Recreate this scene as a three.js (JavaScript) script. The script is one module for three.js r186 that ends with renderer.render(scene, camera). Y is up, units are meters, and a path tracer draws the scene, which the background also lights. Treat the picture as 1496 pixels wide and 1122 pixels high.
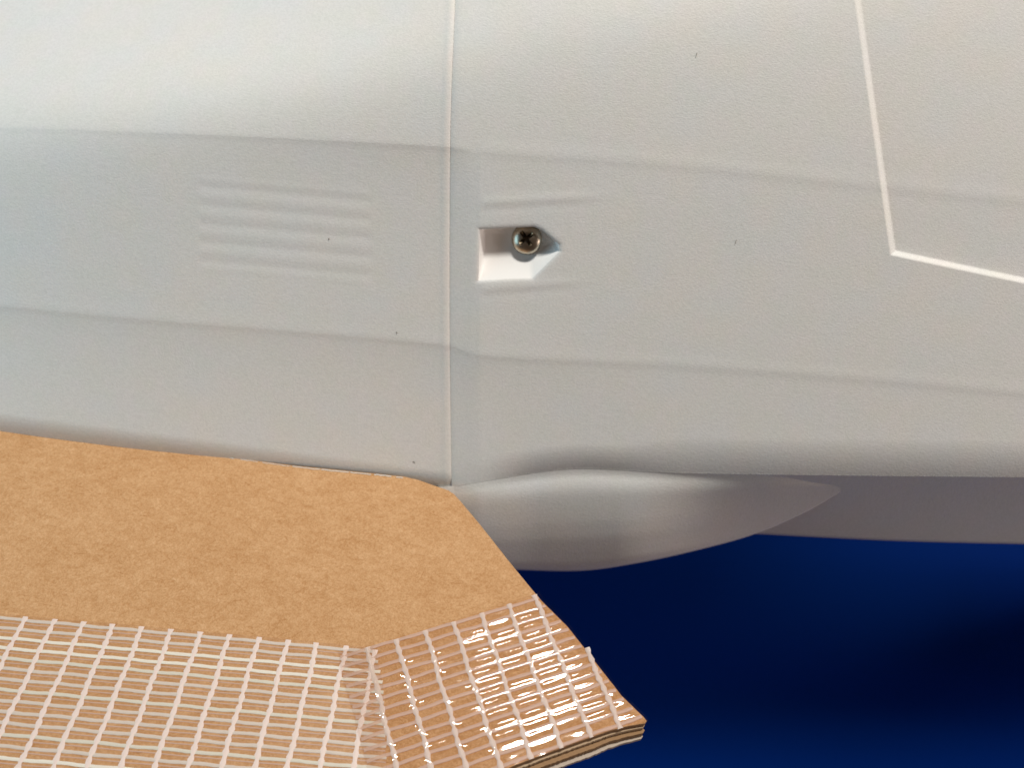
import * as THREE from 'three';
import { Brush, Evaluator, SUBTRACTION } from 'three-bvh-csg';
import { mergeGeometries } from 'three/addons/utils/BufferGeometryUtils.js';
import { RectAreaLightUniformsLib } from 'three/addons/lights/RectAreaLightUniformsLib.js';

// ---------------------------------------------------------------- camera, lamps, exposure
// Everything is laid out lying on a table: "side axes" x right, y towards the unseen window side of the table, z up; world = (x, z + LIFT, -y).
const LIFT = 0.074, F = 1200, CX = 748, CY = 561, D = 0.133;
const world = (x, y, z) => new THREE.Vector3(x, z + LIFT, -y);
const scene = new THREE.Scene();
scene.background = new THREE.Color(0.056, 0.037, 0.026);
const camera = new THREE.PerspectiveCamera(2 * Math.atan(CY / F) * 180 / Math.PI, 1024 / 769, 0.01, 20);
camera.position.copy(world(0, 0, D));
camera.up.set(0, 0, -1);
camera.lookAt(world(0, 0, 0));
camera.focus = 0.120;
camera.userData.fStop = 26;
camera.updateProjectionMatrix();
camera.updateMatrixWorld(true);

const renderer = new THREE.WebGLRenderer({ antialias: true });
renderer.setSize(1024, 769);
renderer.toneMapping = THREE.LinearToneMapping;
renderer.toneMappingExposure = 1.0;
renderer.shadowMap.enabled = true;
RectAreaLightUniformsLib.init();
function areaLight(dir, dist, w, h, color, power) {
  const l = new THREE.RectAreaLight(new THREE.Color(...color), power, w, h);
  const d = new THREE.Vector3(...dir).normalize().multiplyScalar(dist);
  l.position.copy(world(d.x, d.y, d.z));
  l.lookAt(world(0, -0.01, 0));
  scene.add(l);
}
areaLight([0.24, 0.735, 0.635], 0.8, 0.13, 0.10, [1, 0.955, 0.885], 144);          // unseen window above, placed to light the upward faces
areaLight([-0.93, 0.03, 0.30], 0.32, 0.2, 0.2, [0.46, 0.80, 1], 2.6);           // out of view on the left, placed to tint that side cool
areaLight([0.95, -0.15, 0.25], 0.8, 0.3, 0.3, [1, 0.83, 0.76], 6.4);             // unseen warm lamp on the right, placed to brighten the hatch step
{ // unseen low lamp on the right, placed to brighten the blue surface
  const l = new THREE.RectAreaLight(new THREE.Color(0.98, 0.96, 0.92), 20, 0.06, 0.04);
  l.position.copy(world(0.32, -0.10, -0.04)); l.lookAt(world(0.10, -0.048, -0.066)); scene.add(l);
}

// ---------------------------------------------------------------- helpers
function rng(seed) { let s = seed >>> 0; return () => { s = (s + 0x6D2B79F5) | 0; let t = Math.imul(s ^ (s >>> 15), 1 | s); t = (t + Math.imul(t ^ (t >>> 7), 61 | t)) ^ t; return ((t ^ (t >>> 14)) >>> 0) / 4294967296; }; }
const clamp = (x, a, b) => Math.min(b, Math.max(a, x));
const sstep = (a, b, x) => { const t = clamp((x - a) / (b - a), 0, 1); return t * t * (3 - 2 * t); };
const softplus = (x, w) => (x / w > 30 ? x : w * Math.log1p(Math.exp(x / w)));
const gauss = (x, w) => Math.exp(-x * x / (2 * w * w));
const lerp = (a, b, t) => a + (b - a) * t;
// a smooth curve through points given as x0, y0, x1, y1 ...
function curve(...p) {
  const n = p.length / 2, X = [], Y = [], M = [];
  for (let i = 0; i < n; i++) { X.push(p[2 * i]); Y.push(p[2 * i + 1]); }
  for (let i = 0; i < n; i++) { const a = Math.max(0, i - 1), b = Math.min(n - 1, i + 1); M.push((Y[b] - Y[a]) / (X[b] - X[a])); }
  return (x) => {
    if (x <= X[0]) return Y[0] + M[0] * (x - X[0]);
    if (x >= X[n - 1]) return Y[n - 1] + M[n - 1] * (x - X[n - 1]);
    let i = 0; while (x > X[i + 1]) i++;
    const h = X[i + 1] - X[i], t = (x - X[i]) / h, t2 = t * t, t3 = t2 * t;
    return (2 * t3 - 3 * t2 + 1) * Y[i] + (t3 - 2 * t2 + t) * h * M[i] + (3 * t2 - 2 * t3) * Y[i + 1] + (t3 - t2) * h * M[i + 1];
  };
}
// a survey point of the photograph at height z (metres) over the side plane
const at = (u, v, z) => { const k = (D - z) / F; return [(u - CX) * k, (CY - v) * k, z]; };
const mm = 0.001;
function tag(o, label, category, group) { Object.assign(o.userData, { label, category }); if (group) o.userData.group = group; return o; }
function base(name) {            // a Group standing on the table whose children use side axes
  const g = new THREE.Group(); g.name = name; g.rotation.x = -Math.PI / 2; g.position.y = LIFT; scene.add(g); return g;
}
function part(name, geo, mat, parent) {
  const m = new THREE.Mesh(geo, mat); m.name = name; m.castShadow = m.receiveShadow = true; parent.add(m); return m;
}
function tex(n, fn, srgb) {
  const d = new Uint8Array(n * n * 4);
  for (let j = 0; j < n; j++) for (let i = 0; i < n; i++) { const c = fn(i, j), k = 4 * (j * n + i); d[k] = c[0]; d[k + 1] = c[1]; d[k + 2] = c[2]; d[k + 3] = 255; }
  const t = new THREE.DataTexture(d, n, n); t.wrapS = t.wrapT = THREE.RepeatWrapping; t.magFilter = THREE.LinearFilter; t.minFilter = THREE.LinearMipmapLinearFilter; t.generateMipmaps = true;
  if (srgb) t.colorSpace = THREE.SRGBColorSpace; t.needsUpdate = true; return t;
}
// tileable value noise on an n x n tile with fx x fy cells
function noiseTile(n, fx, fy, seed) {
  const r = rng(seed), g = new Float32Array(fx * fy); for (let i = 0; i < g.length; i++) g[i] = r();
  const out = new Float32Array(n * n);
  for (let j = 0; j < n; j++) {
    const y = j / n * fy, j0 = Math.floor(y), ty = y - j0, sy = ty * ty * (3 - 2 * ty);
    for (let i = 0; i < n; i++) {
      const x = i / n * fx, i0 = Math.floor(x), tx = x - i0, sx = tx * tx * (3 - 2 * tx);
      const a = g[(j0 % fy) * fx + i0 % fx], b = g[(j0 % fy) * fx + (i0 + 1) % fx], c = g[((j0 + 1) % fy) * fx + i0 % fx], d = g[((j0 + 1) % fy) * fx + (i0 + 1) % fx];
      out[j * n + i] = lerp(lerp(a, b, sx), lerp(c, d, sx), sy);
    }
  }
  return out;
}

// ---------------------------------------------------------------- materials
const FOAM_TILE = 0.040;
const foamBump = (() => {
  const n = 1024, a = noiseTile(n, 240, 320, 1), b = noiseTile(n, 130, 260, 2), c = noiseTile(n, 400, 400, 3), w = noiseTile(n, 6, 6, 4);
  return tex(n, (i, j) => {
    const weave = 0.5 + 0.5 * Math.sin(i / n * Math.PI * 2 * 72), wr = 0.5 + 0.5 * Math.sin(j / n * Math.PI * 2 * 72 + (Math.floor(i / n * 72) % 2) * Math.PI);
    const k = sstep(0.35, 0.65, w[j * n + i]);
    const x = 0.42 * a[j * n + i] + 0.34 * b[j * n + i] + 0.16 * c[j * n + i] + 0.10 * k * weave * (0.4 + 0.6 * wr);
    return [x * 255, x * 255, x * 255];
  });
})();
const foamMap = (() => {
  const n = 512, a = noiseTile(n, 9, 9, 11), b = noiseTile(n, 22, 22, 12), c = noiseTile(n, 150, 190, 13);
  return tex(n, (i, j) => {
    const k = j * n + i, m = (a[k] - 0.5) * 4, m2 = (b[k] - 0.5) * 3, g = (c[k] - 0.5) * 9;
    return [231 + m + m2 + g, 231 + g, 228 - m + m2 + g];
  }, true);
})();
const foamMat = new THREE.MeshStandardMaterial({ map: foamMap, bumpMap: foamBump, bumpScale: 0.000027, roughness: 0.62 });
const brightPocketMat = new THREE.MeshStandardMaterial({ color: new THREE.Color(0.93, 0.92, 0.90), roughness: 0.6 });  // whiter than the foam, stands in for light scattered into the pocket
const KRAFT_TILE = 0.060;
function kraftTextures(seed) {
  const n = 1024, a = noiseTile(n, 14, 22, seed), b = noiseTile(n, 40, 70, seed + 1), c = noiseTile(n, 150, 220, seed + 2), d = noiseTile(n, 420, 420, seed + 3), f = new Float32Array(n * n), r = rng(seed + 9);
  for (let k = 0; k < 2600; k++) {            // single paper fibres
    let x = r() * n, y = r() * n, t = (r() - 0.5) * 1.6; const long = k < 110, len = long ? 40 + r() * 60 : 8 + r() * 30, s = long ? -1.3 : (r() < 0.6 ? -1 : 1) * (0.25 + 0.75 * r());
    for (let q = 0; q < len; q++) { x += Math.cos(t); y += Math.sin(t); t += (r() - 0.5) * 0.22; f[((Math.floor(y) % n + n) % n) * n + (Math.floor(x) % n + n) % n] += s * Math.sin(q / len * Math.PI); }
  }
  const map = tex(n, (i, j) => {
    const k = j * n + i, m = 6 * (a[k] - 0.5) + 12 * (b[k] - 0.5) + 15 * (c[k] - 0.5) + 30 * (d[k] - 0.5) + 26 * clamp(f[k], -1.6, 0.8);
    return [198 + m * 0.75, 152 + m * 0.9, 105 + m * 1.0].map((x) => clamp(x, 0, 255));
  }, true);
  const bump = tex(n, (i, j) => { const k = j * n + i, x = clamp(0.30 * b[k] + 0.36 * c[k] + 0.24 * d[k] + 0.1 * f[k], 0, 1) * 255; return [x, x, x]; });
  return { map, bump };
}
const kraft = kraftTextures(31);
const kraftMat = new THREE.MeshStandardMaterial({ map: kraft.map, bumpMap: kraft.bump, bumpScale: 0.00007, roughness: 0.8 });
const edgeMats = [[0.40, 0.24, 0.12], [0.50, 0.38, 0.25], [0.33, 0.20, 0.10], [0.52, 0.44, 0.36], [0.55, 0.46, 0.38]].map((c) => new THREE.MeshStandardMaterial({ color: new THREE.Color(...c), bumpMap: kraft.bump, bumpScale: 0.0001, roughness: 0.85 }));
const steel = new THREE.MeshStandardMaterial({ color: new THREE.Color(0.50, 0.44, 0.35), metalness: 1, roughness: 0.30 });
const recessShade = new THREE.MeshStandardMaterial({ color: new THREE.Color(0.10, 0.075, 0.055), metalness: 0.7, roughness: 0.5 });  // dark colour stands in for the shade inside the cross recess
const filmMat = new THREE.MeshPhysicalMaterial({ color: new THREE.Color(0.97, 0.95, 0.93), transmission: 1, thickness: 0, roughness: 0.30, ior: 1.4 });
const patchMat = new THREE.MeshPhysicalMaterial({ color: new THREE.Color(0.97, 0.94, 0.92), transmission: 1, thickness: 0, roughness: 0.06, ior: 1.6 });
const rowMat = new THREE.MeshPhysicalMaterial({ color: new THREE.Color(0.94, 0.94, 0.86), transmission: 0.1, thickness: 0, roughness: 0.55 });
const crossMat = new THREE.MeshPhysicalMaterial({ color: new THREE.Color(0.95, 0.83, 0.79), transmission: 0.1, thickness: 0, roughness: 0.6 });
const rowMats = [rowMat, [0.90, 0.92, 0.83, 0.25], [0.93, 0.91, 0.86, 0.35]].map((c) => (c.isMaterial ? c : new THREE.MeshPhysicalMaterial({ color: new THREE.Color(c[0], c[1], c[2]), transmission: c[3], thickness: 0, roughness: 0.55 })));
const rowMat2 = new THREE.MeshPhysicalMaterial({ color: new THREE.Color(0.93, 0.77, 0.67), transmission: 0.55, thickness: 0, roughness: 0.5 });
const crossMat2 = new THREE.MeshPhysicalMaterial({ color: new THREE.Color(0.95, 0.86, 0.81), transmission: 0.3, thickness: 0, roughness: 0.5 });
const gumMat = new THREE.MeshPhysicalMaterial({ color: new THREE.Color(0.85, 0.82, 0.76), roughness: 0.25, clearcoat: 1, clearcoatRoughness: 0.2 });
const dustMat = new THREE.MeshStandardMaterial({ color: new THREE.Color(0.2, 0.18, 0.15), roughness: 0.9 });
const blueMat = new THREE.MeshPhysicalMaterial({ color: new THREE.Color(0.0002, 0.052, 0.40), roughness: 0.9, specularIntensity: 0.12 });

// ---------------------------------------------------------------- blue surface (setting)
{
  const g = new THREE.BufferGeometry(), pos = [], uv = [], idx = [], N = 220, S = 1.6, Z0 = -LIFT;
  const h = (x, y) => {
    const rise = 0.006 * gauss(y + 0.060, 0.018) - 0.33 * (softplus(-0.066 - y, 0.005) - softplus(-0.14 - y, 0.005));          // relief added to shape the dark band and dim the near side
    const hump = 0.034 * (1 - sstep(0.04, 0.16, x)) * sstep(-0.088, -0.034, y + (x - 0.1) * 0.15) * sstep(0.3, 0.06, y);  // slope added to catch light from the right
    const bulge = 0.058 * sstep(0.135, 0.172, x) * sstep(0.9, 0.3, x) * sstep(-0.046, -0.058, y + (x - 0.16) * 0.2);  // added roll out of view, shadows the dark band from the right lamps
    const leftBlocker = 0.044 * sstep(-0.002, -0.045, x) * sstep(-0.9, -0.4, x) * sstep(-0.020, -0.045, y) * sstep(-0.5, -0.2, y);   // added rise hidden behind the cardboard, blocks the cool left light
    return rise + hump + bulge + leftBlocker + 0.0006 * Math.sin(x * 31 + 1) * Math.cos(y * 37);
  };
  const grid = (k) => { const t = k / N * 2 - 1; return S * (0.16 * t + 0.84 * t * t * t * t * t); };
  for (let j = 0; j <= N; j++) for (let i = 0; i <= N; i++) { const x = grid(i), y = grid(j) - 0.06; pos.push(x, y, Z0 + h(x, y)); uv.push(x / 0.05, y / 0.05); }
  for (let j = 0; j < N; j++) for (let i = 0; i < N; i++) { const a = j * (N + 1) + i, b = a + N + 1; idx.push(a, a + 1, b + 1, a, b + 1, b); }
  g.setAttribute('position', new THREE.Float32BufferAttribute(pos, 3)); g.setAttribute('uv', new THREE.Float32BufferAttribute(uv, 2)); g.setIndex(idx); g.computeVertexNormals();
  const o = new THREE.Mesh(g, blueMat); o.name = 'table'; o.rotation.x = -Math.PI / 2; o.position.y = LIFT; o.receiveShadow = o.castShadow = true; scene.add(o);
  o.userData = { kind: 'structure', label: 'dark blue padded surface with soft relief added to shape its shading beneath the white foam fuselage', category: 'table' };
}

// ---------------------------------------------------------------- the foam fuselage
const seam = curve(-200, 668, 0, 665, 120, 660, 230, 657.5, 480, 657, 620, 658.5, 712, 660);
const bright = curve(-400, 180, 0, 150, 330, 112, 660, 62, 860, 26, 1200, -45, 1500, -90);
const creaseA = curve(-300, 178, 0, 186, 150, 191, 330, 198, 655, 215, 700, 222, 980, 243, 1300, 276, 1496, 296, 1700, 312);
const creaseB = curve(-300, 420, 0, 447, 200, 466, 400, 482, 655, 505, 700, 519, 1000, 536, 1300, 558, 1496, 576, 1700, 592);
const bottom = curve(600, 716, 660, 711, 720, 701, 790, 689, 850, 684, 940, 688, 1000, 691, 1200, 694, 1496, 697, 1800, 700);
const far = curve(600, 755, 1100, 780, 1300, 790, 1496, 795, 1800, 800);
const POCKET = [[701, 335], [748, 332.5], [780, 331], [791, 335.5], [817, 357.5], [817.5, 367], [778, 406], [740, 407.5], [699, 410]];
function polySd(P, u, v) {               // signed distance, positive outside
  let d = Infinity, inside = false;
  for (let i = 0, j = P.length - 1; i < P.length; j = i++) {
    const ex = P[j][0] - P[i][0], ey = P[j][1] - P[i][1], wx = u - P[i][0], wy = v - P[i][1], t = clamp((wx * ex + wy * ey) / (ex * ex + ey * ey), 0, 1);
    d = Math.min(d, Math.hypot(wx - ex * t, wy - ey * t));
    if ((P[i][1] > v) !== (P[j][1] > v) && u < (P[j][0] - P[i][0]) * (v - P[i][1]) / (P[j][1] - P[i][1]) + P[i][0]) inside = !inside;
  }
  return inside ? -d : d;
}
const hatchSd = (u, v) => Math.min(((u - 1303) * 380 - (v - 370) * 53) / Math.hypot(380, 53), ((1303 - u) * -41 + (370 - v) * 193) / Math.hypot(193, 41));
const ventW = (u, v) => v - (262 + (u - 290) * 0.088);
function height(u, v, left) {             // mm over the side plane
  let z = 0;
  z -= softplus(bright(u) + 10 - v, 34) * 0.1109 * lerp(1.15, 0.24, sstep(150, 860, u));
  const q = v - 330; z -= (v - 400) * 0.031; z -= q * q * (v > 330 ? 0.000008 : 0.00002);
  if (u < 320) z -= (320 - u) * (320 - u) * 0.00002;
  if (u > 900) z -= (u - 900) * (u - 900) * 0.000003;
  const kA = u < 655 ? 1 : lerp(1, 0.30, sstep(655, 705, u));
  const dA = v - creaseA(u), kS = sstep(655, 1000, u);
  z -= kA * (0.05 * sstep(-6, 10, dA) + (dA > 0 ? 0.9 * (1 - Math.exp(-dA / 70)) * lerp(1, 0.4, kS) : 0));
  if (u > 690) z += 0.04 * gauss(dA + 6, 8) * sstep(695, 720, u);
  const dB = v - creaseB(u);
  z -= lerp(0.04, 0.03, kS) * sstep(-5, 9, dB) + (dB > 0 ? lerp(0.6, 0.1, kS) * (1 - Math.exp(-dB / 60)) : 0);
  z += lerp(0.02, 0.04, kS) * gauss(dB + 5, 7) * (u < 655 ? 1 : lerp(1, 0, sstep(656, 664, u)) + sstep(690, 720, u));
  if (left) {
    const w = ventW(u, v);
    if (w > -30 && w < 170 && u > 270 && u < 565) {
      const box = sstep(287, 296, u) * sstep(550, 535, u) * sstep(-12, 2, w) * sstep(140, 122, w), ph = (w - 10) / 27;
      z += box * (0.052 * Math.pow(0.5 - 0.5 * Math.cos(ph * 2 * Math.PI), 0.8) - 0.035);
    }
    const e = seam(v) - u; z -= 0.22 * Math.exp(-e / 2.2) - 0.06 * gauss(e - 8, 3.4);
    const k = v - (602 + u * 0.132); if (k > 0) z -= k * k * 0.0016;
  } else {
    const e = u - seam(v); z -= 0.24 * Math.exp(-e / 4.2);
    if (u > 690) z += 0.025 * sstep(694, 702, u) * Math.exp(-Math.max(0, u - 702) / 60) * sstep(200, 240, v) * sstep(550, 510, v);
    const r1 = v - (300 - (u - 700) * 0.053), r2 = v - (428 - (u - 700) * 0.08);
    z += 0.075 * gauss(r1 + 4, 6) * sstep(698, 712, u) * sstep(910, 820, u) - 0.03 * gauss(r1 - 6, 5) * sstep(698, 712, u) * sstep(900, 800, u);
    z += 0.07 * gauss(r2 + 5, 6) * sstep(698, 712, u) * sstep(885, 790, u) - 0.03 * gauss(r2 - 4, 5) * sstep(698, 712, u) * sstep(880, 790, u);
    z -= 0.85 * sstep(-4, 6, hatchSd(u, v));
    const b = bottom(u) - v, wd = lerp(36, 54, sstep(880, 1020, u));
    if (b < wd) { const t = (wd - b) / wd; z -= t * t * lerp(1.3, 1.6, sstep(900, 1100, u)) * lerp(0.1, 1, sstep(668, 790, u)); }
    if (u > 680 && u < 840 && v > 320 && v < 420) { const s = polySd(POCKET, u, v); z -= 0.22 * Math.exp(-Math.max(s, 0) / 2.2); }
  }
  return z;
}
// a sheet sampled on (u, v) that can be cut along scalar fields
class Sheet {
  constructor(place) { this.place = place; this.u = []; this.v = []; this.mid = new Map(); }
  add(u, v) { this.u.push(u); this.v.push(v); return this.u.length - 1; }
  grid(us, vs, warp) {
    const id = [], t = [];
    for (const v of vs) for (const u of us) { const [a, b] = warp(u, v); id.push(this.add(a, b)); }
    const n = us.length;
    for (let j = 0; j + 1 < vs.length; j++) for (let i = 0; i + 1 < n; i++) { const a = j * n + i; t.push(a, a + n, a + n + 1, a, a + n + 1, a + 1); }
    return t;
  }
  cut(tris, field) {                     // [outside (field > 0), inside]
    const f = new Map(), val = (i) => { let x = f.get(i); if (x === undefined) { x = field(this.u[i], this.v[i]) || 1e-9; f.set(i, x); } return x; };
    const mid = new Map(), cross = (a, b) => {
      const k = a < b ? a * 1e8 + b : b * 1e8 + a; let m = mid.get(k);
      if (m === undefined) { const t = val(a) / (val(a) - val(b)); m = this.add(lerp(this.u[a], this.u[b], t), lerp(this.v[a], this.v[b], t)); mid.set(k, m); }
      return m;
    };
    const out = [], ins = [];
    for (let k = 0; k < tris.length; k += 3) {
      const T = [tris[k], tris[k + 1], tris[k + 2]], s = T.map((i) => val(i) > 0), c = s[0] + s[1] + s[2];
      if (c === 3) { out.push(...T); continue; } if (c === 0) { ins.push(...T); continue; }
      let q = 0; while (s[q] !== (c === 1)) q++;
      const a = T[q], b = T[(q + 1) % 3], d = T[(q + 2) % 3], ab = cross(a, b), ad = cross(a, d);
      const one = c === 1 ? out : ins, two = c === 1 ? ins : out;
      one.push(a, ab, ad); two.push(ab, b, d, ab, d, ad);
    }
    return [out, ins];
  }
  build(tris, tile) {
    const map = new Map(), pos = [], nor = [], uv = [], idx = [];
    for (const i of tris) {
      let m = map.get(i);
      if (m === undefined) {
        m = pos.length / 3; map.set(i, m);
        const u = this.u[i], v = this.v[i], p = this.place(u, v), e = 0.6, a = this.place(u - e, v), b = this.place(u + e, v), c = this.place(u, v - e), d = this.place(u, v + e);
        const tx = b[0] - a[0], ty = b[1] - a[1], tz = b[2] - a[2], sx = c[0] - d[0], sy = c[1] - d[1], sz = c[2] - d[2];
        let nx = ty * sz - tz * sy, ny = tz * sx - tx * sz, nz = tx * sy - ty * sx; const l = Math.hypot(nx, ny, nz) || 1;
        pos.push(...p); nor.push(nx / l, ny / l, nz / l); uv.push(p[0] / tile, p[1] / tile);
      }
      idx.push(m);
    }
    const g = new THREE.BufferGeometry();
    g.setAttribute('position', new THREE.Float32BufferAttribute(pos, 3)); g.setAttribute('normal', new THREE.Float32BufferAttribute(nor, 3)); g.setAttribute('uv', new THREE.Float32BufferAttribute(uv, 2)); g.setIndex(idx);
    return g;
  }
}
const steps = (...p) => { const o = []; for (let i = 0; i + 2 < p.length; i += 2) for (let x = p[i]; x < p[i + 2] - 1e-6; x += p[i + 1]) o.push(x); o.push(p[p.length - 1]); return o; };
function loft(rings, close, tile) {        // rings of equal length, each an array of [x, y, z]
  const n = rings[0].length, pos = [], uv = [], idx = [];
  for (const r of rings) for (const p of r) { pos.push(...p); uv.push(p[0] / tile, p[1] / tile); }
  const m = close ? n : n - 1;
  for (let j = 0; j + 1 < rings.length; j++) for (let i = 0; i < m; i++) { const a = j * n + i, b = j * n + (i + 1) % n; idx.push(a, a + n, b + n, a, b + n, b); }
  const g = new THREE.BufferGeometry();
  g.setAttribute('position', new THREE.Float32BufferAttribute(pos, 3)); g.setAttribute('uv', new THREE.Float32BufferAttribute(uv, 2)); g.setIndex(idx); g.computeVertexNormals();
  return g;
}
const plane = tag(base('model_aircraft'), 'white foam model aircraft body with screw pocket, lying behind the brown cardboard', 'model aircraft');
const rows = steps(-520, 20, -40, 3, 190, 1.5, 440, 2.2, 700);
let noseSection, rearSection, rim;
{ // nose section, left of the seam
  const S = new Sheet((u, v) => at(u, v, height(u, v, true) * mm));
  const us = steps(-1000, 30, -60, 3, 270, 1.8, 570, 3, 636, 0.8, 657), vs = [...rows.slice(0, -1), ...steps(700, 6, 860)];
  let t = S.grid(us, vs, (u, v) => [u + (seam(Math.min(v, 760)) - 657) * clamp(1 - (657 - u) / 200, 0, 1), v]);
  noseSection = part('nose_section', new THREE.BufferGeometry(), foamMat, plane);
  for (let k = 0; k < 5; k++) {          // the five louvres of the vent, each a ridge of its own
    const lo = 10 + 27 * (k - 0.0), hi = lo + 27;
    let [out, ins] = S.cut(t, (u, v) => { const w = ventW(u, v); return Math.max(lo - w, w - hi, 289 - u, u - 547); });
    if (k < 4 || true) { part('louvre', S.build(ins, FOAM_TILE), foamMat, noseSection); t = out; }
  }
  noseSection.geometry = S.build(t, FOAM_TILE);
}
{ // rear section, right of the seam
  const S = new Sheet((u, v) => at(u, v, height(u, v, false) * mm));
  const us = steps(657, 0.8, 680, 1.5, 830, 3, 1240, 2, 1320, 3, 1560, 30, 2300);
  let t = S.grid(us, rows, (u, v) => { const k = v <= 190 ? 0 : (v - 190) / 510; return [u + (seam(v) - 657) * clamp(1 - (u - 657) / 40, 0, 1), v + (bottom(u) - 700) * k]; });
  t = S.cut(t, (u, v) => (u > 685 && u < 835 && v > 318 && v < 424 ? polySd(POCKET, u, v) : 1))[0];
  const [out, ins] = S.cut(t, (u, v) => (u > 1200 && v < 460 ? -hatchSd(u, v) - 6 : 1));
  rearSection = part('rear_section', S.build(out, FOAM_TILE), foamMat, plane);
  part('hatch_panel', S.build(ins, FOAM_TILE), foamMat, rearSection);
}
{ // screw pocket: walls sinking from the rim to a floor set further up under its top edge
  const FLOOR = [[709.5, 322], [750, 320], [784, 318], [797, 322], [805, 346], [806, 352], [772, 358], [742, 359], [710, 360]];
  const ring = (P) => { const o = []; for (let i = 0; i < P.length; i++) for (let k = 0; k < 10; k++) { const a = P[i], b = P[(i + 1) % P.length]; o.push([lerp(a[0], b[0], k / 10), lerp(a[1], b[1], k / 10)]); } return o; };
  const A = ring(POCKET), B = ring(FLOOR), rings = [];
  for (const [t, dz] of [0, 0.03, 0.08, 0.16, 0.26, 0.38, 0.5, 0.62, 0.74, 0.86, 1].map((t) => [t, 2.3 * Math.sin(t * Math.PI / 2)])) {
    rings.push(A.map((a, i) => { const b = B[i], u = lerp(a[0], b[0], t), v = lerp(a[1], b[1], t); return at(u, v, (height(u, v, false) - dz) * mm); }));
  }
  const c = [758, 350];
  for (const k of [0.75, 0.4, 0.001]) rings.push(B.map((b) => { const u = lerp(c[0], b[0], k), v = lerp(c[1], b[1], k); return at(u, v, (height(u, v, false) - 2.3) * mm); }));
  part('screw_pocket', loft(rings.map((r) => r.slice().reverse()), true, FOAM_TILE), brightPocketMat, plane);
}
{ // screw
  const ev = new Evaluator(); ev.useGroups = false; ev.attributes = ['position', 'normal'];
  const R = 2.6;
  const prof = [[0.001, 1.25], [0.9, 1.2], [1.5, 1.02], [2.0, 0.72], [2.3, 0.38], [2.43, 0.1], [2.45, -0.1], [2.4, -0.35], [1.4, -0.45], [1.4, -3], [0.001, -3]].map(([x, y]) => new THREE.Vector2(x, y));
  const head = new Brush(new THREE.LatheGeometry(prof.reverse(), 64).rotateX(Math.PI / 2)); head.updateMatrixWorld();
  const slot = (w, l) => { const s = new THREE.CylinderGeometry(1, 0.35, 1.5, 4, 1).rotateY(Math.PI / 4); s.scale(l * 0.7071 * 1.0, 1, w * 0.7071 * 1.2); s.rotateX(Math.PI / 2); s.translate(0, 0, 0.6); return new Brush(s); };
  let m = head;
  for (const a of [0.62, 0.62 + Math.PI / 2]) { const b = slot(0.62, 3.1); b.rotation.z = a; b.updateMatrixWorld(); m = ev.evaluate(m, b, SUBTRACTION); }
  const g = m.geometry; g.scale(mm * 1.02, mm * 1.02, mm);
  const s = part('screw', g, steel, plane);
  s.position.set(...at(769.5, 349, (height(770, 350, false) - 1.75) * mm)); s.rotation.set(0.10, -0.12, 0);
  s.userData.label = 'cross head steel screw in the pocket';
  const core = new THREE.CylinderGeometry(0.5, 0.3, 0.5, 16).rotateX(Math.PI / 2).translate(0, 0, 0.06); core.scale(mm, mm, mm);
  part('cross_recess', core, recessShade, s);
}
{ // underside, facing away from the unseen window, then the far side down to the table
  const us = steps(640, 6, 1560, 30, 2300), rings = [];
  const under = (u, t) => { const z0 = height(Math.max(u, 662), bottom(u) - 0.5, false), b = bottom(u), e = far(u); return at(u, lerp(b, e, t), (z0 - 21 * t - 1.2 * Math.sin(Math.PI * t)) * mm); };
  for (let k = 0; k <= 24; k++) rings.push(us.map((u) => under(u, k / 24)));
  const endRow = rings[rings.length - 1];
  for (let k = 1; k <= 14; k++) { const a = k / 14 * Math.PI * 0.62; rings.push(endRow.map(([x, y, z]) => [x, y + (1 - Math.cos(a)) * 0.016, lerp(z, -LIFT, Math.min(1, Math.sin(a) * 1.02))])); }
  part('underside', loft(rings, false, FOAM_TILE), foamMat, plane);
  // far back and roof side closing the body beyond the frame
  const back = [], xs = steps(-0.19, 0.01, 0.17);
  for (const [y, z] of [[0.112, -0.052], [0.119, -0.062], [0.119, -0.0735], [0.02, -0.0735], [-0.012, -0.0735]]) back.push(xs.map((x) => [x, y, z]));
  part('far_side', loft(back, false, FOAM_TILE), foamMat, plane);
}
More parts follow.
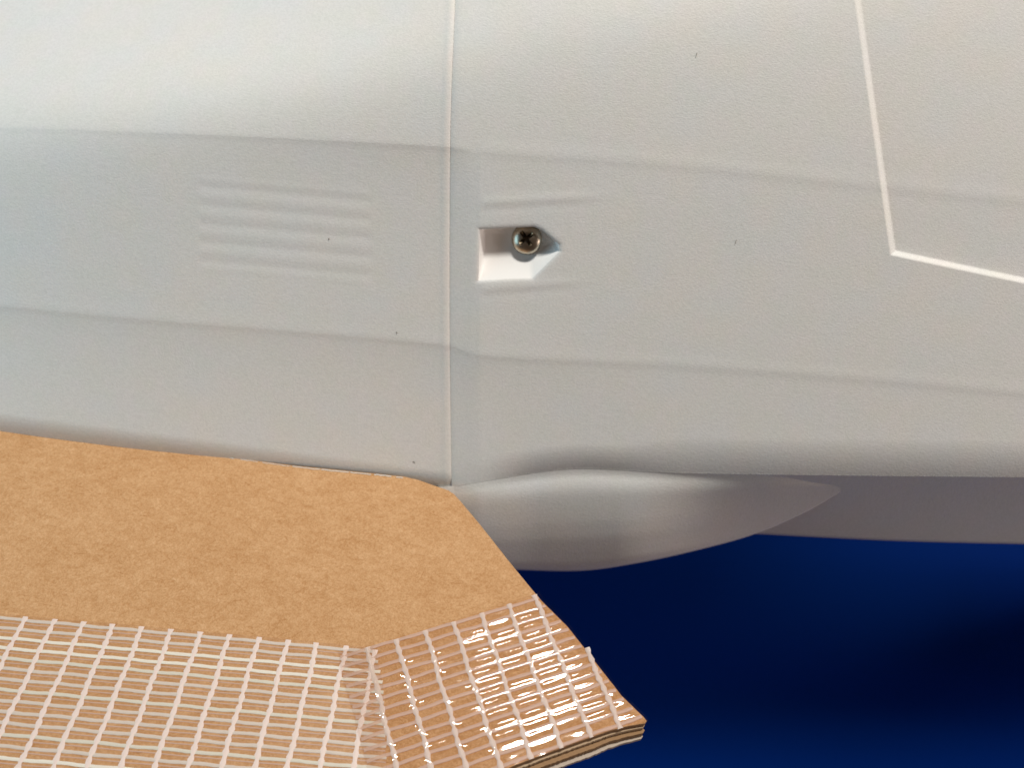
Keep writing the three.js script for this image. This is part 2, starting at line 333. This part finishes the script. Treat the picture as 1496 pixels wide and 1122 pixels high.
{ // belly fairing, a lens shaped bulge under the rear section
  const low = curve(630, 812, 700, 829, 760, 833, 850, 834, 930, 823, 1010, 806, 1100, 781, 1170, 751, 1215, 726, 1245, 706);
  const top = (u) => bottom(u) - 1 + 11 * sstep(1090, 1235, u);
  const us = steps(636, 3, 1246), rings = [];
  const z0 = (u) => height(Math.max(u, 664), bottom(u) - 1, false);
  const prof = curve(0, -0.05, 0.05, -0.2, 0.14, -0.60, 0.28, -1.75, 0.5, -4.1, 0.64, -5.9, 0.72, -7.1, 0.86, -9.5, 0.95, -11.3, 1, -13);
  for (let k = 0; k <= 60; k++) {
    const t = k / 60;
    rings.push(us.map((u) => {
      const a = top(u), b = Math.max(low(u), a + 0.5), v = lerp(a, b, t), sc = (b - a) / 145;
      const zu = z0(u) - 21 * (v - bottom(u)) / (far(u) - bottom(u));
      const fade = sstep(1246, 900, u), tip = 1.2 * sstep(1110, 1246, u);
      return at(u, v, lerp(zu - 0.3 - tip + 0.5 * sstep(0, 0.25, t) + 1.5 * Math.sin(Math.PI * t) * sc, z0(u) + (prof(t) - 0.45 * Math.exp(-Math.pow(t / 0.12, 2)) * t / 0.06 * lerp(0.2, 1, sstep(668, 790, u))) * Math.max(sc, 0.25), fade) * mm);
    }));
  }
  const last = rings[60];
  for (const [dy, dz] of [[0.001, -0.003], [0.004, -0.008], [0.010, -0.014], [0.02, -0.02]]) rings.push(last.map(([x, y, z]) => [x, y + dy, z + dz]));
  part('belly_fairing', loft(rings, false, FOAM_TILE), foamMat, plane);
  const tab = [];
  for (let k = 0; k <= 6; k++) tab.push(steps(662, 4, 726).map((u) => { const t = k / 6; return at(u, 719 + t * 6 - (u - 662) * 0.02, (z0(u) + 0.35 + 0.5 * Math.sin(Math.PI * t) * sstep(730, 690, u) - 0.4 * (k === 0 || k === 6)) * mm); }));
}
{ // dark specks and short fibres stuck to the foam
  const r = rng(77);
  const spots = [[580, 486, 2], [1075, 352, 7], [1017, 80, 6], [605, 675, 3], [481, 349, 2]];
  for (const [u, v, len] of spots) {
    const left = u < 657, a = r() * 1.6 + 0.4, pts = [];
    for (let k = 0; k < 4; k++) { const t = k / 3 - 0.5; pts.push(new THREE.Vector3(...at(u + Math.cos(a) * len * t + (r() - 0.5), v + Math.sin(a) * len * t, (height(u, v, left) + 0.04) * mm))); }
    part('dust_speck', new THREE.TubeGeometry(new THREE.CatmullRomCurve3(pts), 6, len > 5 ? 0.00004 : 0.00007, 5), dustMat, left ? noseSection : rearSection);
  }
}

// ---------------------------------------------------------------- the cardboard shield
const card = tag(base('cardboard_shield'), 'brown layered cardboard piece with clipped corner and mesh tape along its lower edges', 'cardboard');
const dq = new THREE.Vector3(98, 1326, -1200).normalize(), rp = new THREE.Vector3(1, -0.09, 0);
rp.addScaledVector(dq, -rp.dot(dq)).normalize();
const nn = new THREE.Vector3().crossVectors(rp, dq).normalize();
const P0 = new THREE.Vector3(...at(560, 694, (height(560, 694, true) + 1.0) * mm));
const plateM = new THREE.Matrix4().makeBasis(rp, dq, nn).setPosition(P0);
// a survey point -> (p, q) on the plate's face
function onPlate(u, v) {
  const o = new THREE.Vector3(0, 0, D), d = new THREE.Vector3((u - CX) / F, (CY - v) / F, -1), t = P0.clone().sub(o).dot(nn) / d.dot(nn), w = o.addScaledVector(d, t).sub(P0);
  return [w.dot(rp), w.dot(dq)];
}
function platePart(name, geo, mat, parent) { geo.applyMatrix4(plateM); return part(name, geo, mat, parent || card); }
const OUT = [[-420, 585], [-160, 606], [0, 620.5], [240, 656], [330, 667], [430, 680], [520, 689], [590, 696], [612, 701], [640, 711], [655, 716], [664, 722], [672, 731], [700, 764], [740, 815], [779, 863], [791, 877], [829, 915], [870, 967], [908, 1016], [940, 1047], [945, 1053], [942, 1057], [918, 1061], [893, 1067], [844, 1084], [795, 1102], [753, 1118], [640, 1170], [520, 1215], [-420, 1190]];
const SHEETS = [[0, 0.9], [0.95, 0.8], [1.80, 1.0], [2.86, 0.8]];
SHEETS.forEach(([top, th], k) => {
  const r = rng(500 + k), sh = new THREE.Shape();
  const pts = []; OUT.forEach(([u, v], i) => {
    const [u2, v2] = OUT[(i + 1) % OUT.length], n = i > 23 || i === 0 ? 30 : Math.max(1, Math.round(Math.hypot(u2 - u, v2 - v) / 7));
    for (let q = 0; q < n; q++) { const ui = lerp(u, u2, q / n), vi = lerp(v, v2, q / n), p = onPlate(ui, vi), j = k === 0 ? 0.00003 : 0.00009; pts.push([p[0] + (r() - 0.5) * j - (k ? 0.0001 * (k % 2) : 0), p[1] + (r() - 0.5) * j + -sstep(985, 1052, vi) * [0, 0.3, 0.8, 1.3][k] * mm * clamp(0.9 + (945 - ui) / 160, 0.9, 1.4)]); }
  });
  pts.forEach(([x, y], i) => (i ? sh.lineTo(x, y) : sh.moveTo(x, y)));
  const bv = 0.00008, g = new THREE.ExtrudeGeometry(sh, { depth: th * mm - 2 * bv, bevelEnabled: true, bevelThickness: bv, bevelSize: bv, bevelOffset: -bv, bevelSegments: 2, curveSegments: 1 });
  g.translate(0, 0, -(top + th) * mm + bv);
  const uv = g.attributes.uv, p = g.attributes.position; for (let i = 0; i < uv.count; i++) uv.setXY(i, (p.getX(i) + p.getZ(i) * 3) / KRAFT_TILE, (p.getY(i) + p.getZ(i) * 2) / KRAFT_TILE);
  platePart('cardboard_sheet', g, k === 0 ? [kraftMat, edgeMats[0]] : edgeMats[k], card);
});
{ // pale torn fibres standing along the upper edge
  const r = rng(9);
  for (const [u0, u1, rad] of [[243, 262, 0.05], [262, 292, 0.045], [300, 318, 0.04], [322, 345, 0.05], [352, 380, 0.05], [384, 424, 0.06], [428, 470, 0.085], [470, 512, 0.10], [512, 545, 0.09], [547, 576, 0.11], [579, 592, 0.10]]) {
    const pts = []; for (let u = u0; u <= u1; u += 5) { const v = curve(240, 658, 330, 668.5, 430, 682, 520, 691, 590, 698)(u) + (r() - 0.5) * 1.2; const [p, q] = onPlate(u, v); pts.push(new THREE.Vector3(p, q, 0.00004)); }
    platePart('torn_fibre', new THREE.TubeGeometry(new THREE.CatmullRomCurve3(pts), 24, rad * mm, 6), gumMat, card);
  }
}
// a flat strand of glass fibre along a path on the plate: width varies along it
function strand(a, b, w, h0, th, r, blob) {
  const n = Math.max(6, Math.round(Math.hypot(b[0] - a[0], b[1] - a[1]) / 0.0005)), dx = b[0] - a[0], dy = b[1] - a[1], l = Math.hypot(dx, dy), nx = -dy / l, ny = dx / l, rings = [], ph = r() * 6, ph2 = r() * 6;
  for (let i = 0; i <= n; i++) {
    const t = i / n, s = t * l, off = (0.10 * Math.sin(s * 700 + ph) + 0.03 * Math.sin(s * 1900 + ph2) + 0.05 * (r() - 0.5)) * w, x = a[0] + dx * t + nx * off, y = a[1] + dy * t + ny * off;
    const ww = w * 0.5 * (blob ? 0.86 + 0.30 * Math.sin(s / blob * Math.PI * 4 + ph * 0.2) + 0.14 * (r() - 0.5) : 1 + 0.16 * (r() - 0.5));
    rings.push([[-1, 0], [-0.6, 0.8], [0, 1], [0.6, 0.8], [1, 0]].map(([k, z]) => [x + nx * ww * k, y + ny * ww * k, h0 + th * z]));
  }
  return loft(rings.map((q) => q.slice().reverse()), false, 0.02);
}
// a clear film cut to a polygon on the plate; h(a, b) its height in its own axes
function film(O, ax, ay, A, B, na, nb, h, poly, rag) {
  const S = new Sheet((a, b) => [O[0] + ax[0] * a + ay[0] * b, O[1] + ax[1] * a + ay[1] * b, h(a, b)]);
  const ua = [], vb = []; for (let i = 0; i <= na; i++) ua.push(lerp(A[0], A[1], i / na)); for (let j = 0; j <= nb; j++) vb.push(lerp(B[1], B[0], j / nb));
  let t = S.grid(ua, vb, (a, b) => [a, b]);
  const sd = (a, b) => { const x = O[0] + ax[0] * a + ay[0] * b, y = O[1] + ax[1] * a + ay[1] * b; return polySd(poly, x, y) + rag(x, y); };
  t = S.cut(t, sd)[1];
  const pos = [], map = new Map(), idx = [], uv = [];
  for (const i of t) { let m = map.get(i); if (m === undefined) { m = pos.length / 3; map.set(i, m); const p = S.place(S.u[i], S.v[i]); pos.push(...p); uv.push(p[0] / 0.02, p[1] / 0.02); } idx.push(m); }
  const g = new THREE.BufferGeometry(); g.setAttribute('position', new THREE.Float32BufferAttribute(pos, 3)); g.setAttribute('uv', new THREE.Float32BufferAttribute(uv, 2)); g.setIndex(idx); g.computeVertexNormals();
  if (g.attributes.normal.getZ(0) < 0) { for (let k = 0; k < idx.length; k += 3) [idx[k], idx[k + 1]] = [idx[k + 1], idx[k]]; g.setIndex(idx); g.computeVertexNormals(); }
  return g;
}
// the piece of a line inside a polygon
function clipLine(o, d, poly) {
  const ts = []; for (let i = 0, j = poly.length - 1; i < poly.length; j = i++) {
    const [ax, ay] = poly[j], ex = poly[i][0] - ax, ey = poly[i][1] - ay, den = d[0] * ey - d[1] * ex; if (Math.abs(den) < 1e-12) continue;
    const t = ((ax - o[0]) * ey - (ay - o[1]) * ex) / den, s = ((ax - o[0]) * d[1] - (ay - o[1]) * d[0]) / den; if (s >= 0 && s < 1) ts.push(t);
  }
  ts.sort((a, b) => a - b); return ts.length >= 2 ? [ts[0], ts[ts.length - 1]] : null;
}
const wave = (x, y, s) => Math.sin(x * 2300 + s) * Math.cos(y * 1700 - s * 2) + 0.6 * Math.sin(x * 5100 - y * 3900 + s * 3);
{ // long strip
  const poly = [[-420, 858], [0, 897], [200, 914], [400, 932], [548, 947], [560, 1000], [563, 1060], [567, 1150], [560, 1196], [-420, 1180]].map((p) => onPlate(...p));
  const A0 = poly[0], e = onPlate(548, 946), L = Math.hypot(e[0] - A0[0], e[1] - A0[1]), ax = [(e[0] - A0[0]) / L, (e[1] - A0[1]) / L], ay = [-ax[1], ax[0]];
  const r = rng(60), strip = platePart('tape_strip', film(A0, ax, ay, [-0.001, L + 0.006], [-0.05, 0.002], 300, 160, (a, b) => 0.00022 + 0.00001 * wave(a, b, 1), poly, () => 0), filmMat, card);
  strip.userData.label = 'long straight strip of clear tape with crisp white mesh';
  const rowGap = (() => { const a = onPlate(243, 925), b = onPlate(243, 1105); return Math.hypot(b[0] - a[0], b[1] - a[1]) * Math.abs((b[0] - a[0]) * ay[0] + (b[1] - a[1]) * ay[1]) / Math.hypot(b[0] - a[0], b[1] - a[1]) / 11.6; })();
  const first = (() => { const p = onPlate(243, 925); return (p[0] - A0[0]) * ay[0] + (p[1] - A0[1]) * ay[1]; })();
  for (let k = 0; k < 20; k++) {
    const o = [A0[0] + ay[0] * (first - rowGap * k), A0[1] + ay[1] * (first - rowGap * k)], c = clipLine(o, ax, poly); if (!c || c[1] - c[0] < 0.003) continue;
    const P = (t) => [o[0] + ax[0] * t, o[1] + ax[1] * t];
    platePart('fibre_row', strand(P(c[0]), P(c[1]), 0.00048, 0.00006, 0.00006, r), rowMats[Math.floor(r() * 3)], strip);
    platePart('fibre_row', strand([P(c[0])[0] - ay[0] * rowGap * 0.42, P(c[0])[1] - ay[1] * rowGap * 0.42], [P(c[1])[0] - ay[0] * rowGap * 0.42, P(c[1])[1] - ay[1] * rowGap * 0.42], 0.00018, 0.00004, 0.00003, r), rowMat2, strip);
  }
  const gap = (() => { const a = onPlate(80, 907), b = onPlate(506, 944); return Math.hypot(b[0] - a[0], b[1] - a[1]) / 10; })(), q0 = (() => { const p = onPlate(80, 907); return (p[0] - A0[0]) * ax[0] + (p[1] - A0[1]) * ax[1]; })();
  for (let k = -12; k < 12; k++) {
    const o = [A0[0] + ax[0] * (q0 + gap * k), A0[1] + ax[1] * (q0 + gap * k)], c = clipLine(o, ay, poly); if (!c || c[1] - c[0] < 0.003) continue;
    const P = (t) => [o[0] + ay[0] * t, o[1] + ay[1] * t];
    platePart('cross_strand', strand(P(c[1] - 0.0001), P(c[0]), 0.00082, 0.00010, 0.00006, r, rowGap * 2), crossMat, strip);
  }
}
{ // crossing patch over the corner: glossy, wrinkled
  const poly = [[494, 952], [545, 944], [640, 915], [720, 890], [788, 866], [793, 876], [831, 914], [872, 966], [910, 1015], [942, 1046], [947, 1054], [943, 1058], [918, 1062], [893, 1068], [844, 1085], [795, 1103], [753, 1118], [640, 1168], [545, 1200], [536, 1122], [518, 1050], [500, 990]].map((p) => onPlate(...p));
  const a0 = onPlate(560, 1000), a1 = onPlate(740, 944), L = Math.hypot(a1[0] - a0[0], a1[1] - a0[1]), ax = [(a1[0] - a0[0]) / L, (a1[1] - a0[1]) / L], ay = [-ax[1], ax[0]], O = onPlate(545, 946), r = rng(70);
  const toA = (p) => [(p[0] - O[0]) * ax[0] + (p[1] - O[1]) * ax[1], (p[0] - O[0]) * ay[0] + (p[1] - O[1]) * ay[1]];
  const bb = poly.map(toA), A = [Math.min(...bb.map((p) => p[0])) - 0.001, Math.max(...bb.map((p) => p[0])) + 0.001], B = [Math.min(...bb.map((p) => p[1])) - 0.001, Math.max(...bb.map((p) => p[1])) + 0.001];
  const b0 = toA(onPlate(700, 915)), b1 = toA(onPlate(700, 1100)), rowGap = Math.abs(b1[1] - b0[1]) / 11.3, c0 = toA(onPlate(600, 1010)), c1 = toA(onPlate(842, 1000)), gap = Math.abs(c1[0] - c0[0]) / 5.2;
  const cell = new Map(), rc = (i, j) => { const k = i * 1000 + j; if (!cell.has(k)) { const q = rng(i * 7919 + j * 104729 + 12345); q(); cell.set(k, [q(), q(), q(), q()]); } return cell.get(k); };
  const shift = (j) => 0.25 * Math.sin(j * 2.1);
  const h = (a, b) => {
    const fb = b / rowGap, j = Math.floor(fb), tb = fb - j, fa = (a - c0[0]) / gap + 0.04 * Math.sin(b * 2100), i = Math.floor(fa), ta = fa - i, [m, sx, sy, mm2] = rc(i, j);
    const pr = 0.5 - 0.5 * Math.cos(2 * Math.PI * clamp(tb * 1.04 - 0.02, 0, 1)), en = Math.pow(Math.max(0, 1 - Math.pow(Math.abs(2 * ta - 1), 5)), 0.8);
    const where = 0.62 + 0.6 * sstep(-0.002, 0.017, a) * sstep(-0.030, -0.004, b);
    const amp = (sx < 0.5 ? -1 : 1) * lerp(0.00003, 0.00031, m) * where * sstep(-0.0002, -0.0042, polySd(poly, O[0] + ax[0] * a + ay[0] * b, O[1] + ax[1] * a + ay[1] * b));
    return 0.00034 + amp * pr * en * (1 + 0.5 * (ta - 0.5) * (sy - 0.5)) + 0.000014 * mm2 * en * Math.sin(a * 1500 + sx * 9) * pr + 0.00002 * Math.sin(a * 500 + 1) + 0.00002 * Math.sin(b * 420 + a * 150);
  };
  const rag = (x, y) => { const [a] = toA([x, y]); return a > 0.002 && x < -0.001 + poly[0][0] ? 0 : 0.00006 * Math.sin(x * 9000) * Math.sin(y * 7000 + 2) + 0.00003 * Math.sin(x * 21000 + y * 17000); };
  const patch = platePart('tape_patch', film(O, ax, ay, A, B, 520, 620, h, poly, rag), patchMat, card);
  patch.userData.label = 'slanting glossy wrinkled patch of mesh tape on the corner';
  for (let k = Math.floor(B[0] / rowGap); k <= B[1] / rowGap; k++) {
    const o = [O[0] + ay[0] * rowGap * k, O[1] + ay[1] * rowGap * k], c = clipLine(o, ax, poly); if (!c || c[1] - c[0] < 0.003) continue;
    const P = (t) => [o[0] + ax[0] * t, o[1] + ax[1] * t];
    platePart('fibre_row', strand(P(c[0] + 0.0002), P(c[1] - 0.0005), 0.00052, 0.00010, 0.00006, r), rowMat2, patch);
  }
  for (let k = -3; k < 14; k++) {
    const s = c0[0] + gap * k, o = [O[0] + ax[0] * s, O[1] + ax[1] * s], c = clipLine(o, ay, poly); if (!c || c[1] - c[0] < 0.003) continue;
    const P = (t) => [o[0] + ay[0] * t, o[1] + ay[1] * t];
    platePart('cross_strand', strand(P(c[1] - 0.0001), P(c[0]), 0.00085, 0.00012, 0.00010, r, rowGap * 2), crossMat2, patch);
  }
}

renderer.render(scene, camera);
